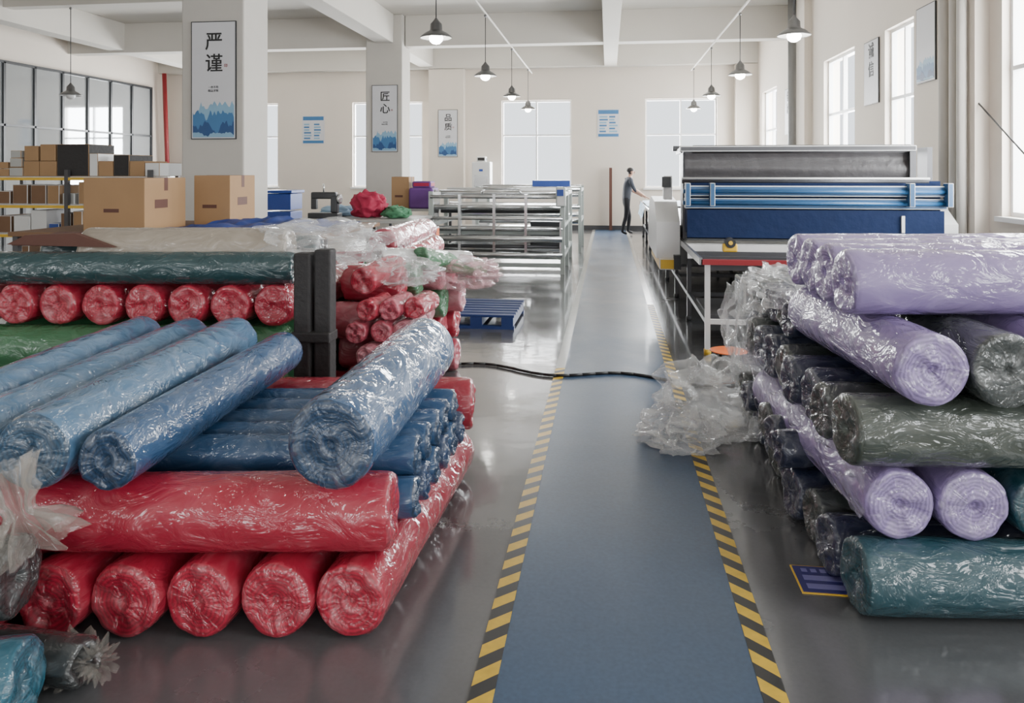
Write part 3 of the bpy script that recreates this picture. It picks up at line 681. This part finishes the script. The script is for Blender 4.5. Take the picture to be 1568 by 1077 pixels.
m=M(); m.box(-4.3,-3.85,10.2,10.4,.92,1.0,BLACK,bev=.01); m.box(-4.28,-3.9,10.26,10.36,1.20,1.30,BLACK,bev=.02); m.box(-3.98,-3.88,10.25,10.37,1.0,1.25,BLACK,bev=.02); m.box(-4.28,-4.2,10.27,10.35,1.05,1.22,BLACK,bev=.01); m.cyl((-3.88,10.31,1.2),(-3.84,10.31,1.2),.07,STEEL); m.cyl((-4.1,10.31,1.3),(-4.1,10.31,1.42),.01,STEEL); m.finish('sewing_machine')
crumple('magenta_cloth_heap',(-3.5,10.5,1.10),(.26,.24,.21),MAG,4,.3,1.5,2,flat=.925)
crumple('green_cloth_heap',(-3.05,10.45,1.0),(.20,.2,.1),GREEN,4,.3,1.5,4,flat=.925)
crumple('blue_cloth_heap',(-4.05,10.85,.99),(.3,.2,.10),LBLUE,4,.3,1.5,6,flat=.925)
table('work_table',-4.3,-3.0,13.0,14.2,.92,TABLE,DSTEEL)
m=M(); m.box(-3.6,-3.15,13.1,13.6,.92,1.3,PURC,bev=.04); m.box(-3.55,-3.2,13.15,13.5,1.3,1.42,MAG,bev=.03); m.finish('folded_fabric_stack')
carton(-3.95,-3.62,13.2,13.6,.92,1.5)
m=M(); 
m.box(-5.98,-5.42,12.17,12.73,1.22,1.27,BPLAS,bev=.01)
for k in range(4): m.box(-5.95,-5.45,12.2,12.7,.0+.31*k,.28+.31*k,BPLAS,bev=.01)
m.finish('blue_storage_bins')
m=M(); m.box(-2.12,-1.93,8.0,8.25,.0,.05,DSTEEL); m.box(-2.12,-2.08,8,8.04,.05,.95,ORG);m.box(-1.97,-1.93,8,8.04,.05,.95,ORG); m.box(-2.14,-1.91,7.98,8.28,.72,.98,ORG,bev=.02); m.finish('orange_cart')

# ------------------------------------------------------------------ worker
def skinmesh(verts,edges,root=0,sub=2):
    me=D.meshes.new('sk'); me.from_pydata([v[:3] for v in verts],edges,[]); ob=D.objects.new('sk',me); COL.objects.link(ob)
    sk=ob.modifiers.new('s','SKIN'); sk.use_smooth_shade=True
    for i,v in enumerate(verts):
        d=me.skin_vertices[0].data[i]; r=v[3]; d.radius=(r,v[4] if len(v)>4 else r); d.use_root=(i==root)
    s=ob.modifiers.new('u','SUBSURF'); s.levels=sub
    dg=C.evaluated_depsgraph_get(); dg.update(); m2=D.meshes.new_from_object(ob.evaluated_get(dg))
    D.objects.remove(ob); return m2
V=[(0,0,.93,.125),(.02,0,1.10,.115),(.055,0,1.28,.135),(.075,0,1.40,.10),(.095,0,1.475,.052),(.12,0,1.545,.075),(.125,0,1.61,.088),(.115,0,1.665,.06)]
Ed=[(0,1),(1,2),(2,3),(3,4),(4,5),(5,6),(6,7)]
def add(v,par): V.append(v); Ed.append((par,len(V)-1)); return len(V)-1
wr=[]
for s in (-1,1):
    a=add((.07,s*.15,1.385,.066),3); a=add((.09,s*.195,1.30,.056),a); a=add((.17,s*.215,1.13,.043),a); b=add((.29,s*.20,1.07,.038),a); w=add((.40,s*.17,1.00,.026),b); h=add((.46,s*.165,.965,.03),w); wr.append(V[h])
    a=add((0,s*.085,.86,.092),0); a=add((.025+s*.03,s*.10,.66,.075),a); a=add((.04+s*.07,s*.11,.47,.056),a); a=add((.0+s*.09,s*.115,.27,.052),a); a=add((-.03+s*.10,s*.12,.09,.038),a); add((.10+s*.10,s*.13,.045,.034),a)
body=skinmesh(V,Ed)
bm=bmesh.new(); bm.from_mesh(body)
mats=[SHIRT,TROU,SHOE,SKIN,HAIR]
for f in bm.faces:
    c=f.calc_center_median(); f.smooth=True
    if c.z<.085: i=2
    elif c.z<.93 and c.x<.3: i=1
    elif c.z>1.46:
        i=4 if (c.z>1.64 or (c.x<.105 and c.z>1.53)) else 3
    elif c.x>.20 and abs(c.y)>.1: i=3
    else: i=0
    f.material_index=i
def addm(me,mi):
    n0=len(bm.faces); bm.from_mesh(me); bm.faces.ensure_lookup_table()
    for f in bm.faces[n0:]: f.material_index=mi; f.smooth=True
for s,w in zip((-1,1),wr):
    for k in range(5):
        if k<4:
            y=w[1]+(k-1.5)*.018; L=[.065,.078,.072,.055][k]
            vs=[(w[0],w[1]+(k-1.5)*.012,w[2],.009),(w[0]+.03,y,w[2]-.012,.009),(w[0]+.03+L*.5,y,w[2]-.028,.008),(w[0]+.03+L*.85,y,w[2]-.055,.007)]
        else:
            vs=[(w[0]-.02,w[1]-s*.012,w[2],.010),(w[0]+.01,w[1]-s*.045,w[2]-.012,.009),(w[0]+.04,w[1]-s*.055,w[2]-.03,.008)]
        addm(skinmesh(vs,[(i,i+1) for i in range(len(vs)-1)],sub=1),3)
def ballm(c,r,mi):
    res=bmesh.ops.create_icosphere(bm,subdivisions=2,radius=1); bmesh.ops.transform(bm,matrix=Matrix.Translation(c)@Matrix.Diagonal((*r,1)),verts=res['verts'])
    for f in set(f for v in res['verts'] for f in v.link_faces): f.material_index=mi; f.smooth=True
ballm((.212,0,1.57),(.018,.012,.022),3); ballm((.198,0,1.535),(.01,.022,.006),0)
for s in (-1,1): ballm((.195,s*.032,1.595),(.009,.013,.008),4); ballm((.12,s*.088,1.58),(.018,.01,.028),3)
ballm((.105,0,1.63),(.098,.09,.068),4)
me=D.meshes.new('worker'); bm.to_mesh(me); bm.free()
for mm in mats: me.materials.append(mm)
o=D.objects.new('worker',me); COL.objects.link(o); o.location=(.45,18.75,.0); o.rotation_euler=(0,0,math.radians(12))

# ------------------------------------------------------------------ world, camera
w=D.worlds.new('World'); C.scene.world=w; w.use_nodes=True
bg=w.node_tree.nodes['Background']; bg.inputs[0].default_value=(.88,.94,1,1); bg.inputs[1].default_value=2.2
cam=D.cameras.new('camera'); co=D.objects.new('camera',cam); COL.objects.link(co)
co.location=(0,0,1.6); co.rotation_euler=(math.radians(90),0,math.radians(7.4)); cam.sensor_width=36; cam.lens=26.0; cam.shift_y=-.176; cam.clip_end=200
C.scene.camera=co
